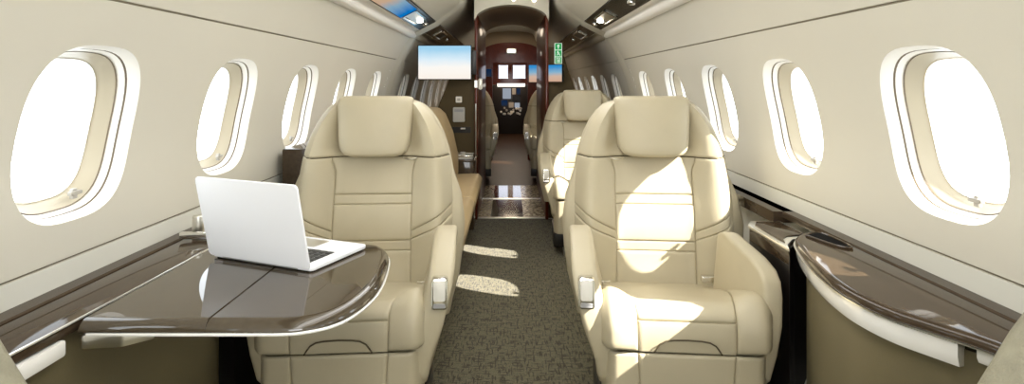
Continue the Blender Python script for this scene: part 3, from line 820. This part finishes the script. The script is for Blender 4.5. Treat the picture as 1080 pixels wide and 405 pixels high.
# ------------------------------------------------------------------ far cabin, galley and cockpit
# bulkhead with mahogany arch
g = G()
arc = [(lerp(-.42,.46,i/20), 1.62+.15*math.sqrt(max(0,1-((lerp(-.42,.46,i/20)-.02)/.44)**2))) for i in range(21)]
left = [(-.98,0),(-.98,1.96),(.98,1.96),(.98,0),(.27,0),(.27,1.47),(-.27,1.47),(-.27,0)]
struct(G().prism(left,'y',YB,YB+.06).build('wall_far','tanwall'), 'tan far bulkhead with an opening to the galley', 'wall')
m_ = [(-.42,0)]+arc+[(.46,0),(.265,0),(.265,1.465),(-.265,1.465),(-.265,0)]
struct(G().prism(m_,'y',YB-.03,YB).build('door_1','mahog'), 'mahogany arched door surround on the far bulkhead', 'door')
t = thing('ceiling_light','small lit lamp over the far mahogany archway','light',(.02,YB-.05,1.635))
G().prism(rrect(.15,.075,.02,4),'y',-.01,.02).build('housing','satin',t,bevel=.003)
G().prism(rrect(.125,.05,.02,4),'y',-.014,.0).build('diffuser','soft',t)
for (x0,x1,z0,z1,m,lab) in ((.278,.415,1.165,1.43,'scr_dusk','blue screen on the far mahogany bulkhead, right of the galley opening'),(-.36,-.275,1.25,1.37,'scr_blue','dark blue screen on the far mahogany bulkhead, left of the galley opening')):
    t = thing('wall_mounted_screen',lab,'television',((x0+x1)/2,YB-.03,(z0+z1)/2))
    G().prism(rrect(x1-x0,z1-z0,.005,3),'y',-.02,.0).build('housing','dark',t)
    G().prism(rrect(x1-x0-.01,z1-z0-.01,.003,3),'y',-.023,-.015).build('display',m,t,smooth=False)
# corridor
for s, nme in ((-1,'left'),(1,'right')):
    struct(G().box(min(s*.42,s*.46),max(s*.42,s*.46),YB+.06,YC,0,1.95).build('wall_corridor_'+nme,'mahog',smooth=False),'mahogany corridor wall toward the cockpit, %s side' % nme,'wall')
# cockpit front with two windows
g = G()
g.box(-1,1,YC,YC+.05,1.58,1.96); g.box(-1,1,YC,YC+.05,0,1.27); g.box(-1,-.27,YC,YC+.05,1.27,1.58); g.box(.36,1,YC,YC+.05,1.27,1.58); g.box(-.055,.07,YC,YC+.05,1.27,1.58)
struct(g.build('wall_front','mahog',smooth=False),'dark cockpit front wall around the windshield panes','wall')
for k,(a,b) in enumerate(((-.27,-.055),(.07,.36))):
    o = G().prism(rrect(b-a,.31,.03,4,(a+b)/2,1.425),'y',YC+.03,YC+.04).build('window_%d' % (31+k),'winlit')
    struct(o,'bright cockpit windshield pane, %s' % ('left','right')[k],'window')
t = thing('instrument_panel','cluttered cockpit instrument panel with lit strip under the windshield','instrument panel',(0,0,0))
G().box(-.40,.41,YC-.55,YC-.12,.0,1.12).build('console','dark',t,bevel=.01)
G().box(-.29,.34,YC-.57,YC-.53,1.075,1.15).build('light_strip','strip',t,smooth=False)
k = 0
for (x0,x1,z0,z1,m) in ((-.17,.02,.80,1.04,'scr_grey'),(.05,.13,.90,1.04,'greyplast'),(.15,.23,.90,1.04,'scr_blue'),(.05,.23,.74,.87,'gloss'),(-.20,-.06,.64,.77,'scr_blue'),(-.03,.08,.60,.72,'greyplast'),(.10,.22,.60,.71,'scr_grey')):
    G().prism(rrect(x1-x0,z1-z0,.01,3,(x0+x1)/2,(z0+z1)/2),'y',YC-.57,YC-.545).build('display',m,t,smooth=False)
for i in range(22):
    x = random.uniform(-.24,.28); z = random.uniform(.44,.60)
    G().loft([[(x+r*math.cos(2*PI*j/10),YC-.56-d,z+r*math.sin(2*PI*j/10)) for j in range(10)] for r,d in ((.026,-.02),(.026,.01),(.017,.02))]).build('knob',['satin','greyplast','plastic'][i%3],t)

# ------------------------------------------------------------------ camera, light, world
cam = bpy.data.cameras.new('camera'); co = bpy.data.objects.new('camera',cam); C.objects.link(co)
co.location = (0,0,H); co.rotation_euler = (PI/2,0,0)
cam.sensor_width = 36; cam.lens = 20.0; cam.shift_x = 2/1080; cam.shift_y = -114.5/1080; cam.clip_start = .02
bpy.context.scene.camera = co

def area(name, loc, rot, sx, sy, power, col=(1,.99,.98)):
    l = bpy.data.lights.new(name,'AREA'); l.shape = 'RECTANGLE'; l.size = sx; l.size_y = sy; l.energy = power; l.color = col
    o = bpy.data.objects.new(name,l); C.objects.link(o); o.location = loc; o.rotation_euler = rot
    return o
# ceiling wash lighting in the raised channel
area('ceiling_wash',(0,.95,1.92),(0,0,0),.40,5.7,36)
for s in (-1,1):
    area('cove_fill',(s*.345,1.25,1.865),(0,s*math.radians(76),0),.05,6.5,13)  # added strip lights that brighten the ceiling panels
area('rear_fill',(0,7.5,1.90),(0,0,0),.30,1.6,6,(1,.82,.62))  # added warm fill for the dim rear zone
area('corridor_fill',(0,11.3,1.90),(0,0,0),.3,2.4,42,(1,.80,.58))  # added warm fill that brightens corridor and cockpit, no visible fitting
area('back_fill',(0,Y0+.1,1.35),(PI/2,0,0),1.4,.7,30,(.93,.96,1))  # added cool fill behind the camera, no real fitting

sd = Vector((-1,.51,-.88)).normalized()
sun = bpy.data.lights.new('sun','SUN'); sun.energy = 24; sun.angle = math.radians(.6); sun.color = (1,.95,.86)
so = bpy.data.objects.new('sun',sun); C.objects.link(so); so.rotation_euler = sd.to_track_quat('-Z','Y').to_euler()

w = bpy.data.worlds.new('sky'); bpy.context.scene.world = w; w.use_nodes = True
bg = w.node_tree.nodes['Background']; bg.inputs[0].default_value = (.88,.95,1,1); bg.inputs[1].default_value = 4.6
sc = bpy.context.scene
sc.view_settings.view_transform = 'Standard'; sc.view_settings.look = 'None'; sc.view_settings.gamma = 1
sc.view_settings.use_curve_mapping = False; sc.view_settings.exposure = -0.06
try:
    sc.cycles.use_denoising = True
    sc.cycles.max_bounces = 10; sc.cycles.diffuse_bounces = 6
    sc.cycles.sample_clamp_indirect = 6
except Exception: pass
